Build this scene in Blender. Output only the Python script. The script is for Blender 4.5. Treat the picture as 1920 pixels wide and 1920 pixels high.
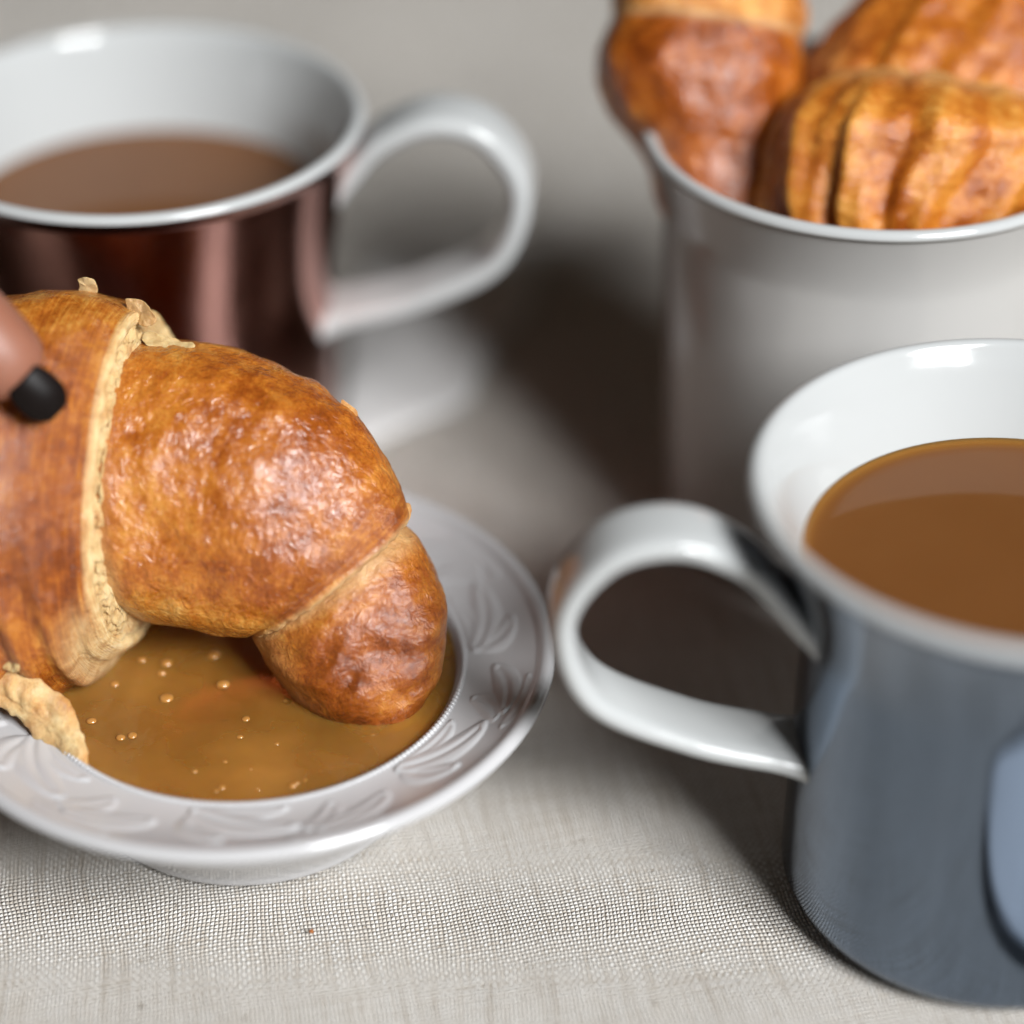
import bpy, bmesh, math, random
import numpy as np
from mathutils import Vector, noise as mnoise
random.seed(7); rng = np.random.default_rng(7)
scene = bpy.context.scene
C = scene.collection
for o in list(bpy.data.objects): bpy.data.objects.remove(o)

# ------------------------------------------------------------------ camera, world, lamps
PITCH = math.radians(34.43); F = 4506.0; CAMZ = 0.27306
cam_d = bpy.data.cameras.new('camera'); cam = bpy.data.objects.new('camera', cam_d); C.objects.link(cam)
cam.location = (0, 0, CAMZ); cam.rotation_euler = (math.pi/2 - PITCH, 0, 0)
cam_d.sensor_width = 36; cam_d.lens = 36*F/1920; cam_d.clip_start = .01; cam_d.clip_end = 50
cam_d.dof.use_dof = True; cam_d.dof.focus_distance = .390; cam_d.dof.aperture_fstop = 3.4
scene.camera = cam
scene.view_settings.view_transform = 'Standard'; scene.view_settings.look = 'None'
scene.view_settings.exposure = 0; scene.view_settings.gamma = 1
scene.render.engine = 'CYCLES'
scene.cycles.use_denoising = True
scene.cycles.max_bounces = 10; scene.cycles.sample_clamp_indirect = 3.0
w = bpy.data.worlds.new('World'); scene.world = w; w.use_nodes = True
w.node_tree.nodes['Background'].inputs[0].default_value = (1.0, .82, .62, 1)
w.node_tree.nodes['Background'].inputs[1].default_value = .034

def window_pane(x, tilt_z, sx, sz, watts):
    """one tall pane of the daylit window behind the photographer's right shoulder"""
    l = bpy.data.lights.new('window_light', 'AREA'); l.shape = 'RECTANGLE'; l.size = sx; l.size_y = sz
    l.energy = watts; l.color = (.97, .985, 1.0)
    o = bpy.data.objects.new('window_light', l); C.objects.link(o)
    o.location = x
    d = Vector((0.0, .33, .03)) - Vector(tilt_z)
    o.rotation_euler = d.to_track_quat('-Z', 'Y').to_euler()
    return o
WC = Vector((1.11, -1.08, 1.44)); WS = Vector((.866, .5, 0)).normalized()
window_pane(WC - WS*.225, WC, .38, .85, 57)
window_pane(WC + WS*.225, WC, .38, .85, 57)

# ------------------------------------------------------------------ helpers
CP = np.array([0, 0, CAMZ]); cR = np.array([1., 0, 0])
cU = np.array([0, math.sin(PITCH), math.cos(PITCH)]); cF = np.array([0, math.cos(PITCH), -math.sin(PITCH)])
def at(u, v, d):
    """point of the photograph (1920 px) at axial distance d metres -> world"""
    u, v, d = (np.asarray(a, float) for a in (u, v, d))
    return CP + d[..., None]*(((u-960)/F)[..., None]*cR + ((960-v)/F)[..., None]*cU + cF)
def at_z(u, v, z):
    r = at(u, v, np.array(1.0)) - CP
    return CP + r*((z-CAMZ)/r[2])

def link(name, me, parent=None):
    o = bpy.data.objects.new(name, me); C.objects.link(o)
    if parent is not None: o.parent = parent
    return o
def tag(o, label=None, cat=None, group=None, kind=None):
    for k, v in (('label', label), ('category', cat), ('group', group), ('kind', kind)):
        if v: o[k] = v
    return o
def empty(name, loc, label, cat, group=None):
    o = bpy.data.objects.new(name, None); C.objects.link(o); o.location = loc; o.empty_display_size = .01
    return tag(o, label, cat, group)
def mesh(name, verts, faces, mats, parent=None, smooth=True, mat_idx=None, uv=None, attrs=None, origin=(0, 0, 0), shell=True):
    me = bpy.data.meshes.new(name)
    verts = np.asarray(verts, float).reshape(-1, 3) - np.asarray(origin, float)
    if shell:                                                             # closed skin: make the faces look outward
        fa = np.asarray(faces); a, b, c, d = (verts[fa[:, k]] for k in range(4))
        if (np.einsum('ij,ij->i', a, np.cross(b, c)) + np.einsum('ij,ij->i', a, np.cross(c, d))).sum() < 0: faces = fa[:, ::-1]
    me.from_pydata(verts.tolist(), [], faces if isinstance(faces, list) else faces.tolist())
    for m in (mats if isinstance(mats, (list, tuple)) else [mats]): me.materials.append(m)
    if mat_idx is not None: me.polygons.foreach_set('material_index', np.asarray(mat_idx, np.int32))
    me.polygons.foreach_set('use_smooth', [smooth]*len(me.polygons))
    if uv is not None:
        l = me.uv_layers.new(name='UVMap'); li = np.zeros(len(me.loops), np.int32); me.loops.foreach_get('vertex_index', li)
        l.data.foreach_set('uv', np.asarray(uv, np.float32)[li].ravel())
    for k, a in (attrs or {}).items():
        t = me.attributes.new(k, 'FLOAT', 'POINT'); t.data.foreach_set('value', np.asarray(a, np.float32).ravel())
    me.update()
    return link(name, me, parent)
def grid_faces(nr, nt, closed=True):
    i = np.arange(nr-1)[:, None]*nt; j = np.arange(nt if closed else nt-1)[None, :]; k = (j+1) % nt
    return np.stack([i+j, i+k, i+nt+k, i+nt+j], -1).reshape(-1, 4)
def crom(K, n):
    """Catmull-Rom through the rows of K -> n rows"""
    K = np.asarray(K, float); m = len(K); t = np.linspace(0, m-1, n); i = np.clip(t.astype(int), 0, m-2); f = (t-i)[:, None]
    P = np.vstack([2*K[0]-K[1], K, 2*K[-1]-K[-2]]); a, b, c, d = P[i], P[i+1], P[i+2], P[i+3]
    return .5*((2*b)+(-a+c)*f+(2*a-5*b+4*c-d)*f**2+(-a+3*b-3*c+d)*f**3)
def lathe_pts(prof, n, off=None):
    prof = np.asarray(prof, float); th = np.linspace(0, 2*math.pi, n, endpoint=False)
    P = np.stack([prof[:, :1]*np.cos(th), prof[:, :1]*np.sin(th), np.repeat(prof[:, 1:2], n, 1)], -1)
    return P, th
def noise3(P, s, oct=1, seed=0.):
    out = np.empty(len(P)); q = P*s + np.array([seed, seed*1.7, -seed*.6])
    if oct == 1:
        for i, p in enumerate(q.tolist()): out[i] = mnoise.noise(p)
    else:
        for i, p in enumerate(q.tolist()): out[i] = mnoise.fractal(p, 1.0, 2.0, oct)
    return out

sstep = lambda x, a, b: (lambda t: t*t*(3-2*t))(np.clip((x-a)/(b-a), 0, 1))

# ------------------------------------------------------------------ materials
class NT:
    def __init__(s, name):
        s.m = bpy.data.materials.new(name); s.m.use_nodes = True; s.t = s.m.node_tree; s.n = s.t.nodes
        s.p = s.n['Principled BSDF']
    def node(s, ty, ins=None, **kw):
        x = s.n.new(ty)
        for k, v in kw.items(): setattr(x, k, v)
        for k, v in (ins or {}).items(): s.set(x.inputs[k], v)
        return x
    def set(s, sock, v):
        if isinstance(v, bpy.types.NodeSocket): s.t.links.new(v, sock)
        else: sock.default_value = v
    def math(s, op, a, b=0.0, c=None, clamp=False):
        x = s.node('ShaderNodeMath', {0: a, 1: b}, operation=op, use_clamp=clamp)
        if c is not None: s.set(x.inputs[2], c)
        return x.outputs[0]
    def noise(s, vec, scale, detail=3, rough=.55, dist=0):
        return s.node('ShaderNodeTexNoise', {'Vector': vec, 'Scale': scale, 'Detail': detail, 'Roughness': rough, 'Distortion': dist}).outputs['Fac']
    def ramp(s, fac, stops):
        x = s.node('ShaderNodeValToRGB', {'Fac': fac}); e = x.color_ramp.elements
        while len(e) < len(stops): e.new(.5)
        for k, (p, c) in enumerate(stops): e[k].position = p; e[k].color = (*c, 1) if len(c) == 3 else c
        return x.outputs['Color']
    def rampv(s, fac, a, b, lo=0., hi=1.):
        return s.node('ShaderNodeMapRange', {'Value': fac, 'From Min': a, 'From Max': b, 'To Min': lo, 'To Max': hi}).outputs['Result']
    def mix(s, fac, a, b, mode='MIX'):
        x = s.node('ShaderNodeMix', data_type='RGBA', blend_type=mode, clamp_factor=True)
        s.set(x.inputs[0], fac); s.set(x.inputs[6], a if not isinstance(a, tuple) else (*a, 1)); s.set(x.inputs[7], b if not isinstance(b, tuple) else (*b, 1))
        return x.outputs[2]
    def bump(s, h, strength, dist, nrm=None):
        x = s.node('ShaderNodeBump', {'Height': h, 'Strength': strength, 'Distance': dist})
        if nrm is not None: s.set(x.inputs['Normal'], nrm)
        return x.outputs[0]
    def P(s, **kw):
        for k, v in kw.items():
            k = k.replace('_', ' ')
            s.set(s.p.inputs[k], (*v, 1) if isinstance(v, tuple) and len(v) == 3 and k not in ('Subsurface Radius',) else v)

def mat_porcelain(name, col, rough=.09):
    t = NT(name); co = t.node('ShaderNodeTexCoord').outputs['Object']
    n = t.noise(co, 60, 3)
    t.P(Base_Color=t.mix(n, tuple(c*.965 for c in col), col), Roughness=t.rampv(t.noise(co, 140, 4), .3, .7, rough*.8, rough*1.5),
        IOR=1.5, Normal=t.bump(t.noise(co, 110, 2), .03, .001))
    return t.m
def mat_lustre(name, col, rough):
    t = NT(name); co = t.node('ShaderNodeTexCoord').outputs['Object']
    sm = t.noise(co, 90, 5, .6)
    sv = t.noise(t.node('ShaderNodeMapping', {'Vector': co, 'Scale': (150., 150., 5.)}).outputs[0], 1.0, 3, .55)
    t.P(Base_Color=t.mix(sv, tuple(c*.60 for c in col), tuple(min(1, c*1.38) for c in col)), Metallic=1.0,
        Roughness=t.rampv(sm, .35, .7, rough, rough*1.9), Normal=t.bump(t.noise(co, 70, 2), .02, .001))
    return t.m
def mat_coffee(R):
    t = NT('milky_coffee'); co = t.node('ShaderNodeTexCoord').outputs['Object']
    n = t.noise(co, 55, 4)
    rad = t.node('ShaderNodeVectorMath', {0: co}, operation='LENGTH').outputs['Value']
    t.P(Base_Color=t.mix(t.rampv(rad, R-.0018, R+.0008), t.mix(n, (.125, .047, .012), (.150, .060, .017)), (.25, .11, .022)), Roughness=.06, IOR=1.34,
        Normal=t.bump(t.noise(co, 35, 1), .015, .002))
    t.p.inputs['Subsurface Weight'].default_value = .35; t.p.inputs['Subsurface Radius'].default_value = (.004, .002, .001)
    t.p.inputs['Subsurface Scale'].default_value = 1.0
    return t.m
def mat_jam():
    t = NT('amber_jam'); co = t.node('ShaderNodeTexCoord').outputs['Object']; n = t.n; out = n['Material Output']
    nrm = t.bump(t.math('ADD', t.noise(co, 85, 3), t.math('MULTIPLY', t.noise(co, 300, 2), .3)), .40, .003)
    body = t.mix(t.noise(co, 48, 3, .5, .6), (.37, .140, .018), (.64, .31, .065))
    sss = t.p; t.P(Base_Color=body, Roughness=.5, Specular_IOR_Level=0.0)
    sss.inputs['Subsurface Weight'].default_value = .6; sss.inputs['Subsurface Radius'].default_value = (.006, .003, .0008); sss.inputs['Subsurface Scale'].default_value = 1.0
    tr = t.node('ShaderNodeBsdfTransparent', {'Color': (1, .97, .90, 1)})
    m1 = t.node('ShaderNodeMixShader', {0: t.rampv(t.noise(co, 60, 3), .3, .7, .30, .50), 1: tr.outputs[0], 2: sss.outputs[0]})
    gl = t.node('ShaderNodeBsdfGlossy', {'Color': (1, 1, 1, 1), 'Roughness': .06, 'Normal': nrm})
    fr = t.node('ShaderNodeFresnel', {'IOR': 1.42, 'Normal': nrm})
    m2 = t.node('ShaderNodeMixShader', {0: fr.outputs[0], 1: m1.outputs[0], 2: gl.outputs[0]})
    t.t.links.new(m2.outputs[0], out.inputs['Surface'])
    va = t.node('ShaderNodeVolumeAbsorption', {'Color': (.93, .48, .06, 1), 'Density': 50.0})
    t.t.links.new(va.outputs[0], out.inputs['Volume'])
    return t.m
def mat_crust(name, k=1.0, coat=.45):
    """baked croissant crust: brown blisters, golden streaks along the roll, pale crumb where the attribute says the layer was torn"""
    t = NT(name); co = t.node('ShaderNodeTexCoord').outputs['Object']
    uv = t.node('ShaderNodeUVMap').outputs['UV']
    at_ = lambda n: t.node('ShaderNodeAttribute', attribute_name=n).outputs['Fac']
    pale, streak, brown = at_('pale'), at_('streak'), at_('brown')
    big = t.noise(co, 75, 5, .6, .3); mid = t.noise(co, 320, 5, .62, .5); fine = t.noise(co, 1500, 4, .65)
    sm = t.node('ShaderNodeMapping', {'Vector': uv, 'Scale': (7.0, 80.0, 1.0)}).outputs[0]
    st = t.noise(sm, 1.0, 5, .65, .9)
    sm2 = t.node('ShaderNodeMapping', {'Vector': uv, 'Scale': (16.0, 420.0, 1.0)}).outputs[0]
    st2 = t.noise(sm2, 1.0, 3, .6)
    v = t.math('ADD', t.math('MULTIPLY', big, .45), t.math('MULTIPLY', mid, .55))
    v = t.math('ADD', v, t.math('MULTIPLY', t.math('SUBTRACT', brown, .5), -.55))
    v = t.math('ADD', v, t.math('MULTIPLY', t.math('MULTIPLY', t.math('SUBTRACT', st, .5), streak), .72))
    v = t.math('ADD', v, t.math('MULTIPLY', t.math('SUBTRACT', fine, .5), .32))
    col = t.ramp(v, [(.22, (.15*k, .028*k, .003*k)), (.40, (.33*k, .078*k, .007*k)), (.53, (.50*k, .155*k, .016*k)), (.66, (.66*k, .275*k, .045*k)), (.85, (.84*k, .50*k, .15*k))])
    crumb = t.ramp(t.math('ADD', t.math('MULTIPLY', mid, .5), t.math('MULTIPLY', st2, .5)), [(.3, (.44, .25, .085)), (.5, (.64, .45, .21)), (.72, (.76, .62, .38))])
    pf = t.math('MULTIPLY', pale, t.rampv(t.math('ADD', mid, t.math('MULTIPLY', st2, .6)), .5, .9, .75, 1.15), clamp=True)
    t.P(Base_Color=t.mix(pf, col, crumb))
    # blisters and wrinkles of the egg wash
    wr = t.node('ShaderNodeTexNoise', {'Vector': co, 'Scale': 430, 'Detail': 3, 'Roughness': .5, 'Distortion': 1.4}).outputs['Fac']
    wr = t.math('ABSOLUTE', t.math('SUBTRACT', wr, .5))
    h = t.math('ADD', t.math('MULTIPLY', wr, 1.2), t.math('MULTIPLY', fine, .35))
    h = t.math('ADD', h, t.math('MULTIPLY', t.math('MULTIPLY', st2, t.math('ADD', streak, t.math('MULTIPLY', pale, .8))), .9))
    t.P(Normal=t.bump(h, .5, .0009))
    r = t.rampv(big, .3, .75, .20, .38)
    t.P(Coat_Weight=t.math('SUBTRACT', coat, t.math('MULTIPLY', pale, .5), clamp=True), Coat_Roughness=.11, Coat_Normal=t.bump(t.math('ADD', t.math('MULTIPLY', wr, 1.3), t.math('MULTIPLY', st2, t.math('MULTIPLY', streak, .6))), .5, .0009))
    t.P(Roughness=t.math('ADD', r, t.math('MULTIPLY', pale, .45)))
    t.P(Specular_IOR_Level=t.math('SUBTRACT', .62, t.math('MULTIPLY', pale, .4)))
    t.p.inputs['Subsurface Weight'].default_value = .12; t.p.inputs['Subsurface Radius'].default_value = (.0025, .0010, .0004)
    t.p.inputs['Subsurface Scale'].default_value = 1.0
    return t.m
def mat_cloth():
    t = NT('undyed_linen'); co = t.node('ShaderNodeTexCoord').outputs['Object']
    wob = t.node('ShaderNodeTexNoise', {'Vector': co, 'Scale': 30, 'Detail': 2}).outputs['Color']
    off = t.node('ShaderNodeVectorMath', {0: wob, 1: (.5, .5, .5)}, operation='SUBTRACT').outputs[0]
    off = t.node('ShaderNodeVectorMath', {0: off, 'Scale': .0045}, operation='SCALE').outputs[0]
    wob2 = t.node('ShaderNodeTexNoise', {'Vector': co, 'Scale': 420, 'Detail': 2}).outputs['Color']
    off2 = t.node('ShaderNodeVectorMath', {0: wob2, 1: (.5, .5, .5)}, operation='SUBTRACT').outputs[0]
    off2 = t.node('ShaderNodeVectorMath', {0: off2, 'Scale': .00045}, operation='SCALE').outputs[0]
    off = t.node('ShaderNodeVectorMath', {0: off, 1: off2}, operation='ADD').outputs[0]
    q = t.node('ShaderNodeVectorMath', {0: co, 1: off}, operation='ADD').outputs[0]
    q = t.node('ShaderNodeMapping', {'Vector': q, 'Rotation': (0, 0, math.radians(-11)), 'Scale': (1/.00066, 1/.00080, 1)}).outputs[0]
    sx = t.node('ShaderNodeSeparateXYZ', {0: q}); u, v = sx.outputs[0], sx.outputs[1]
    s = t.math('MULTIPLY', t.math('SINE', t.math('MULTIPLY', u, math.pi)), t.math('SINE', t.math('MULTIPLY', v, math.pi)))
    h = t.math('POWER', t.math('ABSOLUTE', s), .55)
    over = t.math('GREATER_THAN', s, 0.0)
    # slubs: per-thread thickness and tone, one set for each direction
    def slub(vec_scale, seed):
        m = t.node('ShaderNodeMapping', {'Vector': q, 'Scale': vec_scale, 'Location': (seed, seed*2, 0)}).outputs[0]
        return t.noise(m, 1.0, 3, .6)
    sa, sb = slub((.9, .035, 1), 3.1), slub((.035, .9, 1), 8.7)
    tone = t.math('ADD', t.math('MULTIPLY', over, t.math('SUBTRACT', sa, sb)), sb)
    cl = t.noise(co, 22, 4, .6)
    col = t.ramp(tone, [(.34, (.50, .44, .37)), (.48, (.79, .75, .69)), (.62, (.88, .855, .81))])
    col = t.mix(t.math('MULTIPLY', t.math('SUBTRACT', 1.0, over), .50), col, (.36, .32, .27))
    col = t.mix(t.rampv(h, .10, .58, .70, 0.0), col, (.20, .165, .13))
    col = t.mix(t.rampv(cl, .35, .75, 0, .22), col, (.40, .36, .31))
    spk = t.noise(q, .55, 2, .5)
    col = t.mix(t.rampv(spk, .68, .75, 0, .8), col, (.16, .115, .07))
    hh = t.math('ADD', t.math('MULTIPLY', h, t.math('ADD', t.math('ADD', .30, t.math('MULTIPLY', over, .4)), tone)), t.math('MULTIPLY', t.noise(q, 3.0, 2), .12))
    t.P(Base_Color=col, Roughness=.85, Specular_IOR_Level=.2, Normal=t.bump(hh, 1.0, .0004))
    t.p.inputs['Sheen Weight'].default_value = .08
    return t.m
def mat_skin():
    t = NT('skin'); co = t.node('ShaderNodeTexCoord').outputs['Object']
    n = t.noise(co, 130, 4); f = t.noise(co, 1800, 3)
    t.P(Base_Color=t.mix(n, (.22, .085, .05), (.28, .118, .074)), Roughness=.45, Normal=t.bump(f, .15, .0006))
    t.p.inputs['Subsurface Weight'].default_value = .25; t.p.inputs['Subsurface Radius'].default_value = (.003, .001, .0006)
    t.p.inputs['Subsurface Scale'].default_value = 1.0
    return t.m
def mat_polish():
    t = NT('black_nail_polish'); co = t.node('ShaderNodeTexCoord').outputs['Object']
    t.P(Base_Color=t.mix(t.noise(co, 300, 2), (.005, .0035, .003), (.008, .0055, .005)), Roughness=.4, IOR=1.3, Specular_IOR_Level=.2)
    return t.m
def mat_bubble():
    t = NT('jam_bubble'); co = t.node('ShaderNodeTexCoord').outputs['Object']
    t.P(Base_Color=t.mix(t.noise(co, 900, 2), (.30, .125, .022), (.42, .20, .05)), Roughness=.10, IOR=1.6, Coat_Weight=1.0, Coat_Roughness=.04)
    return t.m
M_white = mat_porcelain('white_porcelain', (.41, .42, .417))
M_far = mat_porcelain('off_white_porcelain', (.40, .39, .375), .12)
M_bowl = mat_porcelain('bowl_porcelain', (.45, .445, .448), .12)
M_blue = mat_lustre('blue_grey_lustre', (.165, .205, .265), .085)
M_copper = mat_lustre('copper_brown_lustre', (.50, .26, .215), .11)
M_jam, M_cloth, M_skin, M_polish, M_bubble = mat_jam(), mat_cloth(), mat_skin(), mat_polish(), mat_bubble()
M_crust = mat_crust('croissant_crust', .80); M_crust2 = mat_crust('darker_croissant_crust', .90, .12)

# ------------------------------------------------------------------ tablecloth
n = 260
xs = np.linspace(-1.1, 1.1, n); xs = np.sign(xs)*np.abs(xs/1.1)**1.6*1.1
X, Y = np.meshgrid(xs, xs + .35); Pc = np.stack([X.ravel(), Y.ravel(), np.zeros(n*n)], -1)
Pc[:, 2] = noise3(Pc, 18, 2, 4.)*.0010 + noise3(Pc, 5, 1, 9.)*.0006 - .0013
cloth = mesh('tablecloth', Pc, grid_faces(n, n, False), M_cloth, shell=False)
tag(cloth, 'undyed woven linen tablecloth under all the cups and the bowl', 'tablecloth')

# ------------------------------------------------------------------ mugs
def arc(cx, cz, r, a0, a1, k):
    a = np.radians(np.linspace(a0, a1, k)); return [(cx + r*math.cos(x), cz + r*math.sin(x)) for x in a]
def mug_profile(R, H, rb, rw, flare, tk=.0026, ex=1.4):
    """outside from the foot up, over the lip, down the inside; returns the points and the index of the lip"""
    out = [(0, .0022), (rb-.0065, .0022), (rb-.006, .0006), (rb-.0045, 0)] + arc(rb-.0035, .0040, .0040, -80, 0, 7)
    z0 = out[-1][1]; r0 = out[-1][0]
    body = [(r0 + (rw-r0)*t**.8, z0 + (H-flare-z0)*t) for t in np.linspace(.06, 1, 20)]
    fl = [(rw + (R-tk*.5-rw)*(t**ex), H-flare + (flare-tk*.5)*t) for t in np.linspace(.07, 1, 14)]
    lipc = (fl[-1][0]-tk*.42, fl[-1][1])
    lip = [(lipc[0]+tk*.5*math.cos(a), lipc[1]+tk*.5*math.sin(a)) for a in np.radians(np.linspace(-20, 165, 9))]
    fo = [(r-tk*(1.0-.1*t), z+.0004) for (r, z), t in zip(reversed(fl[:-1]), np.linspace(0, 1, 13))]
    bo = [(r-tk, z) for r, z in reversed(body)]
    bot = [(rb-.0075, .0062), (rb-.012, .0050), (0, .0048)]
    pts = out+body+fl+lip+fo+bo+bot
    return np.array(pts), len(out+body+fl)
HCL = np.array([(-.0030, .0500), (.0004, .0535), (.0042, .0585), (.0100, .0652), (.0193, .0694), (.0288, .0670), (.0346, .0570), (.0305, .0435), (.0165, .0352), (.0040, .0312), (-.0030, .0290)])
def handle(parent, rw, az, dz, sc, mat, wide=.0134, tk=.0037):
    L = crom(HCL, 90); L = L*sc; L[:, 1] += dz
    T = np.gradient(L, axis=0); T /= np.linalg.norm(T, axis=1)[:, None]; N = np.stack([-T[:, 1], T[:, 0]], -1)
    k = 28; a = np.linspace(0, 2*math.pi, k, endpoint=False)
    ca, sa = np.cos(a), np.sin(a)
    cx = np.sign(ca)*np.abs(ca)**.45; cy = np.sign(sa)*np.abs(sa)**.75          # rounded strap section
    V = []
    for i in range(len(L)):
        e = min(i, len(L)-1-i)/(len(L)-1); fl = 1 + .30*max(0, 1-e/.10)**2
        wv = wide/2*(1 - .10*math.sin(math.pi*i/(len(L)-1)))*fl; tv = tk/2*fl
        rr = L[i, 0] + rw + N[i, 0]*cy*tv; zz = L[i, 1] + N[i, 1]*cy*tv; yy = cx*wv
        V.append(np.stack([rr*math.cos(az) - yy*math.sin(az), rr*math.sin(az) + yy*math.cos(az), zz], -1))
    return mesh('handle', np.array(V), grid_faces(len(L), k), mat, parent)
def mug(loc, R, H, rb, rw, flare, m_out, label, az=None, dz=0, sc=1., white_lip=0, strap=(.0134, .0037)):
    root = empty('mug', loc, label, 'mug', 'mugs set out on the tablecloth')
    pr, lip = mug_profile(R, H, rb, rw, flare)
    nt = 192; P, th = lathe_pts(pr, nt)
    mi = np.repeat((np.arange(len(pr)-1) >= lip-white_lip+1).astype(int), nt)
    mesh('body', P, grid_faces(len(pr), nt)[:, ::-1], [m_out, M_white], root, mat_idx=mi)
    if az is not None: handle(root, rw, az, dz, sc, M_white, *strap)
    return root
def coffee(loc, r, label):
    nt = 96; pr = [(r*1.002, .0009), (r*.992, .0004), (r*.975, .0001)] + [(r*k, 0) for k in (.9, .7, .5, .3, .1, .002)]
    pr = [(r*.97, -.004)] + pr
    P, _ = lathe_pts(pr, nt)
    o = mesh('coffee', P, grid_faces(len(pr), nt), mat_coffee(r), shell=False); o.location = loc
    return tag(o, label, 'coffee')
RM = (.0770, .2930, 0); LM = (-.0697, .4090, 0); FM = (.0648, .3967, 0)
mug(RM, .0434, .0778, .0322, .0325, .026, M_blue, 'blue-grey mirror-glazed mug with white inside and white strap handle', math.radians(184), -.0032, 1.075)
coffee((RM[0], RM[1], .0630), .0333, 'milky coffee in the blue-grey mug')
mug(LM, .0436, .0824, .0335, .0350, .034, M_copper, 'copper-brown mirror-glazed mug with white handle standing behind the dipped croissant', math.radians(-4), .0100, 1.06, strap=(.0150, .0046))
coffee((LM[0], LM[1], .0625), .0358, 'milky coffee in the copper-brown mug')
mug(FM, .0425, .0854, .0330, .0370, .016, M_far, 'plain white mug filled with two croissants')

# ------------------------------------------------------------------ bowl
BC = (-.0448, .3172, 0); WELL = np.array([.0010, .0002])       # the hand-made well sits a hair off the rim's centre
def leaf_height(th, t):
    """moulded acanthus-like leaves on the rim: th angle, t 0 (well) .. 1 (lip)"""
    nrep = 7; h = np.zeros_like(th); a = (th/(2*math.pi)*nrep) % 1.0
    def leaf(x0, y0, ang, ln, wd, amp):
        out = np.zeros_like(th)
        for s in (-1, 0, 1):
            dx = (a - x0 - s)*2.05; dy = t - y0
            l = dx*math.cos(ang) + dy*math.sin(ang); q = -dx*math.sin(ang) + dy*math.cos(ang)
            l = l/ln; q = q - .10*np.sin(l*2.6)
            wl = wd*np.sqrt(np.clip(1-(2*l-1)**2, 0, 1))*(1-.25*np.clip(l, 0, 1))
            ins = np.clip(1-(q/np.maximum(wl, 1e-4))**2, 0, 1)*((l > 0) & (l < 1))
            vein = np.exp(-(q/.045)**2)*((l > .05) & (l < .9))
            out = np.maximum(out, amp*(ins**.75) - amp*.55*vein*(ins > 0))
        return out
    for args in ((.08, .14, .40, 1.10, .26, 1.0), (.10, .20, 1.0, .70, .20, .85), (.12, .10, -.02, .85, .17, .75), (.62, .80, -.55, .80, .22, .9), (.58, .74, -1.15, .60, .17, .75), (.52, .90, .0, .70, .14, .65)):
        h = np.maximum(h, leaf(*args))
    return h
def build_bowl():
    root = empty('bowl', BC, 'white shallow bowl with moulded leaf rim, holding amber jam', 'bowl')
    rw, zw, R, H = .0350, .0248, .0521, .0294
    nt = 760
    inside = [(0, .0065), (.010, .0066), (.020, .0080), (.027, .0120), (.0315, .0175), (.0338, .0225), (rw-.0004, .0243), (rw+.0002, .0249)]
    inside = crom(inside, 26)
    tt = np.linspace(0, 1, 56)
    rim = np.stack([rw+.0008 + (R-.0032-rw-.0008)*tt, zw + .0002 + (H-.0016-zw)*tt**1.25 + .0006*np.sin(math.pi*tt)*-1], -1)
    lip = np.array([(R-.0029, H-.0010), (R-.0023, H-.0004), (R-.0015, H), (R-.0008, H-.0002), (R-.0002, H-.0008), (R, H-.0014), (R-.0004, H-.0021), (R-.0014, H-.0027)])
    under = crom([(R-.0032, H-.0036), (.0440, .0222), (.0385, .0195), (.0350, .0150), (.0322, .0090), (.0294, .0045), (.0282, .0022), (.0277, .0006), (.0269, 0), (.0257, .0002), (.0249, .0012), (.0240, .0024), (.0, .0028)], 46)
    pr = np.vstack([inside, rim, lip, under]); P, th = lathe_pts(pr, nt)
    i0, i1 = len(inside), len(inside)+len(rim)
    TH, TT = np.meshgrid(th, tt)
    P[i0:i1, :, 2] += leaf_height(TH, TT*1.04)*.00055*np.clip(np.minimum(TT*9, (1-TT)*9), 0, 1)
    wgt = np.zeros(len(pr)); wgt[:i0] = 1; wgt[i0:i1] = 1-tt
    P[..., :2] += wgt[:, None, None]*WELL
    mesh('body', P, grid_faces(len(pr), nt)[:, ::-1], M_bowl, root)
    # the string of tiny moulded beads round the well
    nb, sub = 252, 6; m = nb*sub; ta = np.linspace(0, 2*math.pi, m, endpoint=False)
    kk = 8; a = np.linspace(0, 2*math.pi, kk, endpoint=False)
    rad = .00020 + .00036*np.abs(np.sin(ta*nb/2))**.7
    rr = rw+.0008 + rad[:, None]*np.cos(a); zz = zw+.0002 + rad[:, None]*np.sin(a)*1.0
    B = np.stack([rr*np.cos(ta)[:, None] + WELL[0], rr*np.sin(ta)[:, None] + WELL[1], zz], -1)
    tag(mesh('bead_edge', B, grid_faces(m, kk), M_bowl, root), kind='stuff')
    return root
build_bowl()
JZ = .0236
def build_jam():
    r = .0344; nt = 260
    low = [(.0001, .0060), (.010, .0061), (.020, .0075), (.0275, .0115), (.0320, .0172), (.0343, .0224)]       # just inside the porcelain
    pr = np.array(low + [(r*1.004, JZ+.0005), (r*.985, JZ+.0001)] + [(r*k, JZ) for k in np.linspace(.965, .003, 90)])
    P, th = lathe_pts(pr, nt); P[..., :2] += WELL
    k = len(low)+2; q = P[k:].reshape(-1, 3); q[:, 2] += noise3(q, 95, 2, 2.)*.00025; P[k:] = q.reshape(P[k:].shape)
    o = mesh('jam', P, grid_faces(len(pr), nt)[:, ::-1], M_jam); o.location = (BC[0], BC[1], 0)
    return tag(o, 'glossy amber jam with small bubbles filling the white bowl', 'jam')
jam = build_jam()
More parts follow.
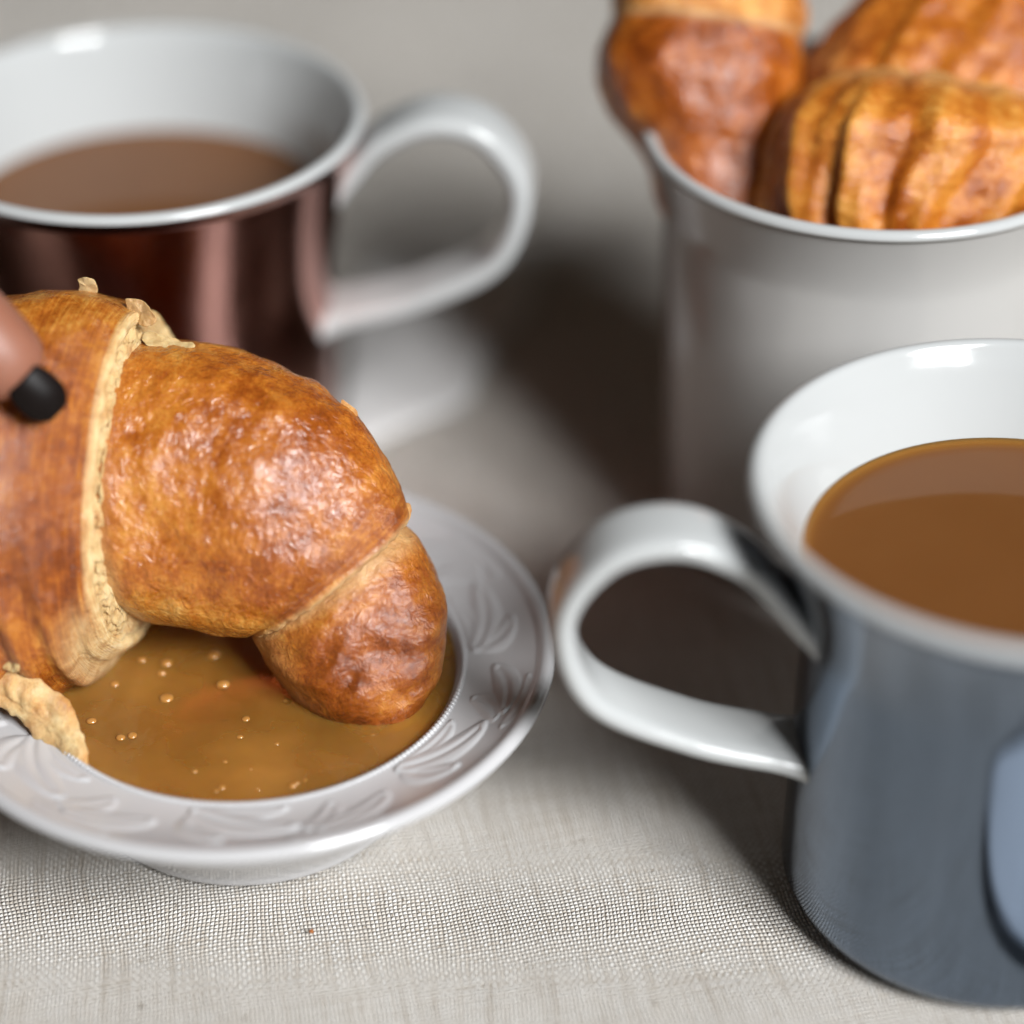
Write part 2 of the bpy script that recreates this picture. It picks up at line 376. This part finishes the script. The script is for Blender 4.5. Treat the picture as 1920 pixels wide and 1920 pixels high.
bub = [(312, 1243, 10), (303, 1262, 8), (401, 1229, 12), (418, 1283, 12), (312, 1309, 12), (215, 1283, 8), (266, 1237, 8), (461, 1348, 7), (450, 1382, 6), (519, 1395, 5),
       (539, 1315, 8), (171, 1352, 9), (226, 1383, 8), (248, 1379, 8), (699, 1378, 4), (365, 1446, 5), (416, 1476, 6), (405, 1482, 4), (548, 1473, 7), (557, 1468, 5), (572, 1463, 4), (483, 1480, 4), (422, 1428, 4), (600, 1448, 4), (470, 1442, 3)]
bm = bmesh.new(); bmesh.ops.create_uvsphere(bm, u_segments=12, v_segments=8, radius=1); bme = bpy.data.meshes.new('bubble'); bm.to_mesh(bme); bm.free()
bme.materials.append(M_bubble); bme.polygons.foreach_set('use_smooth', [True]*len(bme.polygons))
for u, v, r in bub:
    p = at_z(u, v, JZ); s = r/11400*1.15
    o = link('bubble', bme, jam); o.location = Vector(p) - Vector(jam.location); o.scale = (s, s*random.uniform(.8, 1.1), s*.5)

# ------------------------------------------------------------------ croissants
def roll(name, keys, parent, mat, n=150, nt=200, lip=.0018, start_cap=True, end='lip', pale=None, streak=None, brown=None, amp=1., seed=0., fold=None, sq=.92, origin=(0, 0, 0)):
    """one rolled layer of a croissant: keys are rings (top u, v, bottom u, v, bow px, depth m, depth ratio) along the roll"""
    K = crom(keys, n); th = np.linspace(0, 2*math.pi, nt, endpoint=False)
    T = at(K[:, 0], K[:, 1], K[:, 5]); B = at(K[:, 2], K[:, 3], K[:, 5]); c = (T+B)/2; a1 = (T-B)/2
    wv = CP-c; wv /= np.linalg.norm(wv, axis=1)[:, None]
    ln = np.linalg.norm(a1, axis=1)[:, None]
    ax = np.cross(a1/ln, wv)                                            # along the roll, to the right for upright rings
    a2 = wv*ln*K[:, 6:7] + ax*(K[:, 4:5]/F*K[:, 5:6])
    ct, stn = np.cos(th), np.sin(th)
    ce = np.sign(ct)*np.abs(ct)**sq; se = np.sign(stn)*np.abs(stn)**sq
    P = c[:, None]+a1[:, None]*ce[None, :, None]+a2[:, None]*se[None, :, None]
    S = np.repeat(np.linspace(0, 1, n)[:, None], nt, 1)
    rad = P-c[:, None]; rl = np.linalg.norm(rad, axis=2, keepdims=True); nr = rad/np.maximum(rl, 1e-6)
    q = P.reshape(-1, 3)
    d = noise3(q, 85, 2, seed)*.0008 + noise3(q, 240, 2, seed+3)*.00022
    wr = noise3(q, 620, 2, seed+7); d += (.5-np.abs(wr))*.00022
    d = d.reshape(n, nt)
    if fold is not None: d += fold(S, th[None, :].repeat(n, 0), q.reshape(n, nt, 3))
    win = np.clip(np.minimum(S*20, (1-S)*25), .35, 1)
    P = P + nr*(d*win*amp)[..., None]
    rings = [P[i] for i in range(n)]; sv = list(np.linspace(0, 1, n)); extra = []
    if end == 'lip':
        e = P[-1]; cc = c[-1]; tan = c[-1]-c[-4]; tan = tan/np.linalg.norm(tan); rr = e-cc; rln = np.linalg.norm(rr, axis=1, keepdims=True)
        ragged = 1 + .35*noise3(e, 500, 2, seed+11)[:, None]
        for ph in np.radians([25, 50, 75, 100, 130, 160]):
            rings.append(cc + rr*(1-lip*(1-math.cos(ph))/rln) + tan*lip*math.sin(ph)*ragged); sv.append(1+ph*.01)
        last = rings[-1]; rings.append(cc + (last-cc)*.72 - tan*.004); sv.append(1.05)
        rings.append(cc + (last-cc)*.02 - tan*.004); sv.append(1.06)
    else:
        rings.append(c[-1] + (P[-1]-c[-1])*.02); sv.append(1.0)
    rings.insert(0, c[0] + (P[0]-c[0])*.02); sv.insert(0, 0.)
    A = np.array(rings); sv = np.array(sv); m = len(A)
    Sg = np.repeat(sv[:, None], nt, 1); Tg = np.repeat(th[None, :], m, 0)
    soak = (.38*(1-sstep(A[..., 2] + .0012*noise3(A.reshape(-1, 3), 350, 2, 71.).reshape(A.shape[:2]), JZ+.0012, JZ+.0052))) if seed in (1., 2., 6.) else 0.0
    f = lambda fn, dv: (fn(Sg, Tg, A) if fn is not None else np.full(Sg.shape, dv)).ravel()
    uvv = np.stack([(np.abs(Tg-math.pi)/math.pi).ravel(), Sg.ravel()], -1)
    return mesh(name, A, grid_faces(m, nt), mat, parent, uv=uvv, attrs={'pale': f(pale, 0.), 'streak': f(streak, .3), 'brown': f(brown, .5) + (soak.ravel() if seed in (1., 2., 6.) else 0.0)}, origin=origin)
front = lambda T: np.clip(np.sin(T), 0, 1)

CR = tuple(at(np.array(260.), np.array(930.), np.array(.400)))
croi = empty('croissant', CR, 'golden-brown croissant dipped tip first into the bowl of jam', 'croissant')
keysA = [(-520, 760, -470, 1130, -60, .402, .80), (-330, 655, -300, 1200, -80, .400, .74), (-150, 590, -150, 1262, -90, .398, .70), (0, 562, -20, 1290, -95, .397, .68),
         (110, 550, 70, 1300, -98, .397, .68), (208, 555, 155, 1285, -96, .397, .685), (272, 580, 222, 1222, -84, .397, .69)]
roll('roll_layer', keysA, croi, M_crust, n=190, nt=260, lip=.0013, seed=1., origin=CR,
     pale=lambda S, T, A: np.maximum(sstep(S, .990, 1.016), .75*sstep(S, .80, .95)*sstep(-np.cos(T), .55, .95)),
     streak=lambda S, T, A: .45+.55*sstep(S, .5, .9), brown=lambda S, T, A: .50+.18*np.sin(T)-.22*sstep(np.cos(T), .55, .95)-.15*sstep(S, .93, 1.),
     fold=lambda S, T, q: .0007*np.sin(S*46+noise3(q.reshape(-1, 3), 55, 1, 5.).reshape(S.shape)*3.5)*sstep(-np.cos(T), .15, .75))
keysB = [(225, 690, 240, 1135, -92, .3985, .70), (270, 640, 285, 1162, -82, .398, .70), (352, 640, 345, 1176, -62, .397, .70), (462, 662, 405, 1188, -36, .396, .72), (570, 708, 445, 1193, -14, .395, .74),
         (655, 775, 460, 1193, 4, .395, .76), (722, 862, 466, 1190, 16, .395, .78), (764, 950, 470, 1183, 24, .395, .80)]
roll('roll_layer', keysB, croi, M_crust, n=230, nt=300, lip=.0014, seed=2., origin=CR,
     pale=lambda S, T, A: np.maximum(.75*(1-sstep(S, .05, .17))*sstep(np.cos(T), .3, .85), .30*(1-sstep(S, .10, .2))) + .55*sstep(S, 1.0, 1.01),
     streak=lambda S, T, A: .12+.75*sstep(S, .80, .96), brown=lambda S, T, A: .44+.24*np.exp(-((S-.68)/.26)**2)*front(T)-.30*sstep(-np.cos(T), .55, .95)-.12*sstep(np.cos(T), .75, 1.)*(1-S)+.15*sstep(S, .85, .98))
roll('crumb_layer', [(258, 588, 222, 1205, -100, .397, .665), (272, 606, 238, 1190, -86, .397, .672), (281, 620, 248, 1177, -75, .397, .668), (285, 630, 254, 1168, -66, .397, .65)], croi, M_crust, n=60, nt=420, end='cap', seed=15., origin=CR,
     pale=lambda S, T, A: .95-.35*sstep(noise3(A.reshape(-1, 3), 300, 2, 41.).reshape(S.shape), .05, .5), streak=lambda S, T, A: .7+0*S, brown=lambda S, T, A: .35+0*S,
     fold=lambda S, T, q: (.0011*(noise3(q.reshape(-1, 3), 420, 3, 17.)-.1) + .0007*noise3(q.reshape(-1, 3), 900, 2, 27.)).reshape(S.shape)*(.4+.9*front(T)**.3))
keysC = [(715, 960, 500, 1150, 20, .3965, .74), (772, 992, 476, 1186, 26, .3965, .76), (806, 1046, 482, 1216, 30, .3965, .80), (829, 1118, 508, 1262, 32, .3965, .82), (834, 1188, 556, 1312, 34, .3965, .84),
         (822, 1252, 618, 1350, 34, .3965, .86), (790, 1310, 690, 1374, 26, .397, .88), (765, 1338, 722, 1368, 10, .398, .9)]
tip = roll('roll_tip', keysC, croi, M_crust, n=170, nt=220, end='cap', seed=6., origin=CR,
     pale=lambda S, T, A: .42*(1-sstep(S, .10, .24))+.18*sstep(-np.cos(T), .6, 1.)*(1-sstep(S, .4, .7)),
     streak=lambda S, T, A: .15+.3*S, brown=lambda S, T, A: .42+.36*np.exp(-((S-.48)/.22)**2)*front(T),
     fold=lambda S, T, q: .00055*np.sin(S*34+noise3(q.reshape(-1, 3), 90, 1, 3.).reshape(S.shape)*4)*np.exp(-((S-.5)/.2)**2)*front(T))
# jam clings to the dipped tip: a little meniscus where the surfaces meet
tv = np.array([v.co for v in tip.data.vertices]) + np.array(CR); tv = tv[np.abs(tv[:, 2]-JZ) < .0008]
jl = np.array([v.co for v in jam.data.vertices]); jw = jl + np.array(jam.location)
top = (jl[:, 2] > JZ-.0012)
if len(tv):
    d2 = np.full(len(jw), 1.0)
    for k in range(0, len(tv), 200): d2 = np.minimum(d2, ((jw[:, None, :2]-tv[None, k:k+200, :2])**2).sum(-1).min(1))
    jl[:, 2] += np.where(top, .0011*np.exp(-np.sqrt(d2)/.0011), 0)
    jam.data.vertices.foreach_set('co', jl.astype(np.float32).ravel()); jam.data.update()
# the far half of the croissant, held by the hand outside the picture
keysD = [(-420, 720, -390, 1140, -40, .402, .78), (-620, 800, -560, 1130, -30, .404, .80), (-790, 930, -680, 1170, -20, .406, .8), (-880, 1090, -760, 1200, -10, .407, .8)]
roll('roll_tip', keysD, croi, M_crust, n=60, nt=90, end='cap', seed=9., origin=CR)

roll('torn_layer', [(-150, 1160, -160, 1268, 0, .3885, .5), (-60, 1208, -72, 1290, 0, .3875, .5), (14, 1236, -8, 1322, 0, .3865, .38), (78, 1276, 38, 1352, 0, .3860, .36), (128, 1318, 80, 1386, 0, .3850, .36), (156, 1372, 112, 1422, 0, .3835, .4), (164, 1430, 146, 1448, 0, .3815, .5), (172, 1462, 168, 1468, 0, .3800, .5)], croi, M_crust, n=170, nt=150, end='cap', amp=.5, seed=51., origin=CR,
     pale=lambda S, T, A: .62+.5*noise3(A.reshape(-1, 3), 230, 2, 61.).reshape(S.shape), streak=lambda S, T, A: .6+0*S, brown=lambda S, T, A: .3+0*S,
     fold=lambda S, T, q: (.0014*noise3(q.reshape(-1, 3), 270, 2, 53.) + .00045*noise3(q.reshape(-1, 3), 800, 2, 57.)).reshape(S.shape))
def flake(outline, depth, mat_pale, seed, thick=.0005, curl=.0015, rough=.0003, name='flake', parent=croi, brown=.3):
    """thin torn leaf of pastry: an outline in photo pixels with one depth per point, filled, roughened and given thickness"""
    pts = np.array(outline, float); k = len(pts); m = k*10
    t = np.linspace(0, k, m, endpoint=False); i = t.astype(int); f = (t-i)[:, None]
    a, b, c, d = pts[(i-1) % k], pts[i], pts[(i+1) % k], pts[(i+2) % k]
    E = .5*((2*b)+(-a+c)*f+(2*a-5*b+4*c-d)*f**2+(-a+3*b-3*c+d)*f**3)
    E[:, :2] += np.stack([noise3(np.stack([E[:, 0]/22, E[:, 1]/22, np.zeros(m)], -1), 1, 3, seed), noise3(np.stack([E[:, 0]/22, E[:, 1]/22, np.ones(m)], -1), 1, 3, seed+5)], -1)*4.5
    ce = E.mean(0); rings = []
    for s in np.linspace(1, .02, 14):
        q = ce + (E-ce)*s
        rings.append(at(q[:, 0], q[:, 1], q[:, 2]+0*q[:, 0]))
    G = np.array(rings); sh = G.shape; q = G.reshape(-1, 3)
    G = G + ((noise3(q, 160, 2, seed)*curl + noise3(q, 700, 2, seed+2)*rough).reshape(sh[:2]))[..., None]*(-cF)
    top = G; botm = G + cF*thick
    V = np.concatenate([botm[::-1], top]); r, k2 = V.shape[:2]
    S = np.tile(np.linspace(0, 1, r)[:, None], (1, k2)); Tn = np.tile(np.linspace(0, 1, k2)[None], (r, 1))
    return mesh(name, V, grid_faces(r, k2), M_crust, parent, uv=np.stack([S.ravel()*.3, Tn.ravel()*.5], -1), attrs={'pale': np.full(r*k2, mat_pale), 'streak': np.full(r*k2, .5), 'brown': np.full(r*k2, brown)}, origin=CR)
flake([(148, 549, .394), (151, 532, .393), (148, 523, .393), (166, 518, .392), (180, 532, .392), (184, 547, .393), (170, 556, .394)], None, .7, 5., thick=.0004, curl=.0006)
flake([(236, 560, .391), (262, 562, .390), (276, 575, .389), (292, 597, .389), (284, 612, .390), (262, 608, .391), (245, 590, .392)], None, .55, 8., thick=.0005, curl=.0006)
flake([(270, 622, .393), (300, 628, .392), (352, 640, .391), (362, 652, .390), (315, 655, .390), (275, 648, .391)], None, .95, 14., thick=.0005, curl=.0007)
flake([(640, 752, .391), (662, 764, .391), (670, 780, .391), (655, 782, .391), (638, 766, .391)], None, .2, 31., thick=.0003, curl=.0004)
flake([(752, 944, .392), (769, 946, .392), (770, 968, .391), (757, 978, .390), (748, 962, .390)], None, .25, 35., thick=.0003, curl=.0003)
flake([(0, 1200, .383), (20, 1215, .382), (35, 1250, .382), (22, 1262, .383), (-10, 1240, .384), (-30, 1205, .385)], None, .9, 25., thick=.0004, curl=.0006)

# croissants standing in the far white mug
C1 = tuple(at(np.array(1320.), np.array(250.), np.array(.428)))
cr1 = empty('croissant', C1, 'glossy croissant standing at the left in the white mug', 'croissant', 'croissants in the white mug')
roll('roll_layer', [(1300, 520, 1410, 530, 10, .440, .9), (1246, 400, 1446, 430, 14, .440, .9), (1212, 300, 1474, 335, 18, .440, .85), (1146, 215, 1484, 245, 20, .440, .8), (1120, 120, 1502, 150, 22, .440, .8), (1150, 30, 1500, 70, 22, .441, .8)],
     cr1, M_crust2, n=110, nt=150, seed=21., origin=C1, amp=1.2, brown=lambda S, T, A: .45+.30*front(T), streak=lambda S, T, A: .3*sstep(S, .6, 1.), pale=lambda S, T, A: .4*sstep(S, .97, 1.0))
roll('roll_layer', [(1165, 70, 1485, 100, 10, .442, .78), (1142, 5, 1512, 35, 18, .442, .8), (1165, -110, 1500, -70, 20, .444, .8), (1220, -200, 1480, -190, 20, .446, .8)],
     cr1, M_crust2, n=80, nt=130, seed=23., origin=C1, amp=1.2, pale=lambda S, T, A: .22*(1-sstep(S, .1, .5)), brown=lambda S, T, A: .35+0*S)
C2 = tuple(at(np.array(1720.), np.array(250.), np.array(.432)))
cr2 = empty('croissant', C2, 'crinkled croissant standing at the right in the white mug', 'croissant', 'croissants in the white mug')
def crinkle(S, T, q):
    e = noise3(np.stack([np.cos(T)*1.3, np.sin(T)*1.3, S*1.6], -1).reshape(-1, 3), 1.0, 2, 31.).reshape(S.shape)
    return (.0010*np.sin(T*12+S*2.5+e*1.6) + .0004*np.sin(T*27-S*3+e*3))*np.clip(1.1-S*.6, .3, 1)
roll('roll_layer', [(1480, 520, 1940, 500, 16, .430, .70), (1440, 420, 2000, 400, 22, .429, .70), (1440, 330, 2050, 330, 26, .429, .72), (1456, 240, 2060, 280, 28, .427, .72), (1515, 165, 2020, 230, 28, .431, .7), (1605, 125, 1960, 190, 24, .435, .6)],
     cr2, M_crust2, n=120, nt=190, seed=33., origin=C2, amp=1.2, fold=crinkle, sq=1.0, brown=lambda S, T, A: .42-.12*np.sin(T*12+S*2.5), streak=lambda S, T, A: .22+0*S, pale=lambda S, T, A: .45*sstep(S, .75, 1.))
roll('roll_layer', [(1560, 260, 2080, 330, 12, .438, .62), (1500, 150, 2130, 230, 18, .441, .62), (1560, 55, 2150, 110, 20, .444, .62), (1690, -70, 2130, 0, 20, .447, .62), (1780, -150, 2080, -100, 18, .450, .62)],
     cr2, M_crust2, n=90, nt=160, seed=37., origin=C2, amp=1.2, fold=lambda S, T, q: .6*crinkle(S, T, q), sq=1.0, brown=lambda S, T, A: .52+0*S, streak=lambda S, T, A: .25+0*S, pale=lambda S, T, A: .5*(1-sstep(S, .1, .5))*sstep(-np.cos(T), -1, .6)*0+.35*sstep(np.cos(T), .6, 1.)*(1-sstep(S, .2, .6)))

# ------------------------------------------------------------------ the hand holding the croissant
def build_hand():
    J = {'wrist': (-1750, 420, .415, .024), 'palm': (-1350, 480, .408, .026), 'knuckles': (-1050, 520, .405, .022),
         'i0': (-900, 300, .398, .0105), 'i1': (-430, 300, .374, .0088), 'i2': (-175, 500, .3665, .0082), 'i3': (-8, 664, .3705, .0077), 'i4': (58, 726, .3735, .0064),
         'm0': (-940, 500, .398, .0105), 'm1': (-560, 620, .372, .0088), 'm2': (-290, 760, .3665, .0080), 'm3': (-135, 830, .3715, .0072), 'm4': (-78, 852, .3735, .006),
         'r0': (-960, 690, .399, .0100), 'r1': (-620, 820, .375, .0083), 'r2': (-370, 920, .3705, .0075), 'r3': (-240, 970, .375, .0067), 'r4': (-185, 985, .377, .0055),
         'p0': (-980, 860, .402, .0090), 'p1': (-720, 980, .381, .0073), 'p2': (-520, 1050, .378, .0066), 'p3': (-400, 1090, .381, .0060), 'p4': (-350, 1100, .383, .005),
         't0': (-1150, 850, .425, .0125), 't1': (-820, 900, .436, .0105), 't2': (-520, 880, .434, .0098), 't3': (-350, 850, .430, .0085), 't4': (-290, 840, .428, .0065)}
    names = list(J); idx = {k: i for i, k in enumerate(names)}
    E = [('wrist', 'palm'), ('palm', 'knuckles'), ('palm', 't0')] + [('knuckles', c+'0') for c in 'imrp'] + [(c+str(k), c+str(k+1)) for c in 'imrpt' for k in range(4)]
    V = [tuple(at(np.array(float(J[k][0])), np.array(float(J[k][1])), np.array(J[k][2]))) for k in names]
    root = empty('person', V[0], 'hand with dark-painted fingernails reaching in from the left to hold the croissant', 'person')
    me = bpy.data.meshes.new('hand'); me.from_pydata([tuple(np.subtract(v, V[0])) for v in V], [(idx[a], idx[b]) for a, b in E], [])
    o = link('hand', me, None)
    sk = o.modifiers.new('skin', 'SKIN'); sk.use_smooth_shade = True
    me.skin_vertices or me.skin_vertices.new() if hasattr(me.skin_vertices, 'new') else None
    for i, k in enumerate(names):
        d = me.skin_vertices[0].data[i]; d.radius = (J[k][3], J[k][3]); d.use_root = (k == 'palm')
    sb = o.modifiers.new('subsurf', 'SUBSURF'); sb.levels = 2; sb.render_levels = 2
    dg = bpy.context.evaluated_depsgraph_get(); dg.update()
    nm = bpy.data.meshes.new_from_object(o.evaluated_get(dg)); o.modifiers.clear(); o.data = nm
    nm.materials.clear(); nm.materials.append(M_skin); nm.polygons.foreach_set('use_smooth', [True]*len(nm.polygons))
    o.parent = root
    # nails: curved shells set into the fingertips, facing the camera side
    def nail(a, b, ln, wd, shift, rad):
        A, Bp = np.array(V[idx[a]]), np.array(V[idx[b]]); t = (Bp-A)/np.linalg.norm(Bp-A)
        up = CP-Bp; up -= t*(up@t); up /= np.linalg.norm(up); sd = np.cross(t, up)
        c = Bp + t*shift; vs = []; ng = 17
        for i in range(ng):
            l = i/(ng-1)
            wl = wd*min(1, (1.0-abs(2*l-1)**2.6*(.55 if l > .5 else .28)))*(1 if l < .97 else .93)
            for j in range(ng):
                s = (j/(ng-1)*2-1)*wl
                x = c + t*((l-.5)*ln) + sd*(math.sin(s/rad)*rad) + up*(rad*math.cos(s/rad) - .15*rad*(2*l-1)**2*(1 if l > .5 else .4))
                vs.append(x)
        Tp = np.array(vs).reshape(ng, ng, 3); lo = Tp - up*.0009
        Vv = np.concatenate([Tp.reshape(-1, 3), lo.reshape(-1, 3)]); f = grid_faces(ng, ng, False); fs = f.tolist() + (f[:, ::-1]+ng*ng).tolist()
        bd = [i for i in range(ng)] + [i*ng+ng-1 for i in range(1, ng)] + [(ng-1)*ng+i for i in range(ng-2, -1, -1)] + [i*ng for i in range(ng-2, 0, -1)]
        for p, qv in zip(bd, bd[1:]+bd[:1]): fs.append([p, p+ng*ng, qv+ng*ng, qv])
        mesh('fingernail', Vv, fs, M_polish, root, origin=V[0])
    nail('i3', 'i4', .0079, .0041, .0008, .0062)
    nail('m3', 'm4', .0095, .0045, .0000, .0063)
    nail('r3', 'r4', .0090, .0042, .0000, .0058)
    nail('p3', 'p4', .0080, .0036, .0000, .0052)
    return root
build_hand()

# ------------------------------------------------------------------ a crumb on the cloth
def crumb(u, v, r, label):
    bm = bmesh.new(); bmesh.ops.create_icosphere(bm, subdivisions=2, radius=r)
    for x in bm.verts: x.co *= 1+.45*mnoise.noise(x.co*2200+Vector((u, v, 0)))
    for x in bm.verts: x.co.z *= .7
    me = bpy.data.meshes.new('crumb'); bm.to_mesh(me); bm.free(); me.materials.append(M_crust)
    for k, val in (('pale', .1), ('streak', .2), ('brown', .6)):
        t = me.attributes.new(k, 'FLOAT', 'POINT'); t.data.foreach_set('value', [val]*len(me.vertices))
    o = link('crumb', me); p = at_z(u, v, 0.); o.location = (p[0], p[1], r*.2)
    tag(o, label, 'crumb')
crumb(584, 1747, .00042, 'tiny brown pastry crumb on the linen in front of the bowl')

# ------------------------------------------------------------------ white disc added out of frame for its bright reflection in the blue mug, pale patch added under the copper mug's handle
M_reflector = mat_porcelain('reflector_white', (.88, .88, .88), .6); M_patch = mat_porcelain('white_patch', (.60, .595, .585), .8)
root = empty('reflector_disc', (.126, .183, 0), 'round white disc added out of frame, mirrored in the blue-grey mug', 'reflector_disc')
pr = np.array([(0, .0011), (.040, .0011), (.0745, .0011), (.0764, .0009), (.0766, .0003), (.0760, -.0002), (0, -.0003)])
P, _ = lathe_pts(pr, 160)
mesh('body', P, grid_faces(len(pr), 160), M_reflector, root)

nap = np.array([at_z(u, v, .0012) for u, v in ((640, 835), (760, 797), (872, 748), (905, 680), (960, 610), (1004, 545), (1000, 470), (860, 455), (720, 480), (655, 560), (645, 700))])  # flat sheet added to stand for the pale patch on the cloth
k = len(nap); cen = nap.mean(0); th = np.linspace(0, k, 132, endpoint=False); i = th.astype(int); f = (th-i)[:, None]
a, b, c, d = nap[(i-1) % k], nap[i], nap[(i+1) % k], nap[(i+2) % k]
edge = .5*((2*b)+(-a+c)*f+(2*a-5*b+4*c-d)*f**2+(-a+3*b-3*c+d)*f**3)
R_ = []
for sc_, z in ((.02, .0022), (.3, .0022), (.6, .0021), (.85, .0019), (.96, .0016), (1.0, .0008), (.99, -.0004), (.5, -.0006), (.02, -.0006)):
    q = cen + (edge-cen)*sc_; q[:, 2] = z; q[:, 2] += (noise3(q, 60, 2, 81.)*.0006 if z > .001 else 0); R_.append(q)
patch_o = mesh('pale_patch', np.array(R_), grid_faces(len(R_), 132), M_patch, origin=tuple(cen))
patch_o.location = cen
tag(patch_o, 'flat pale patch added under the handle of the copper-brown mug', 'pale_patch')
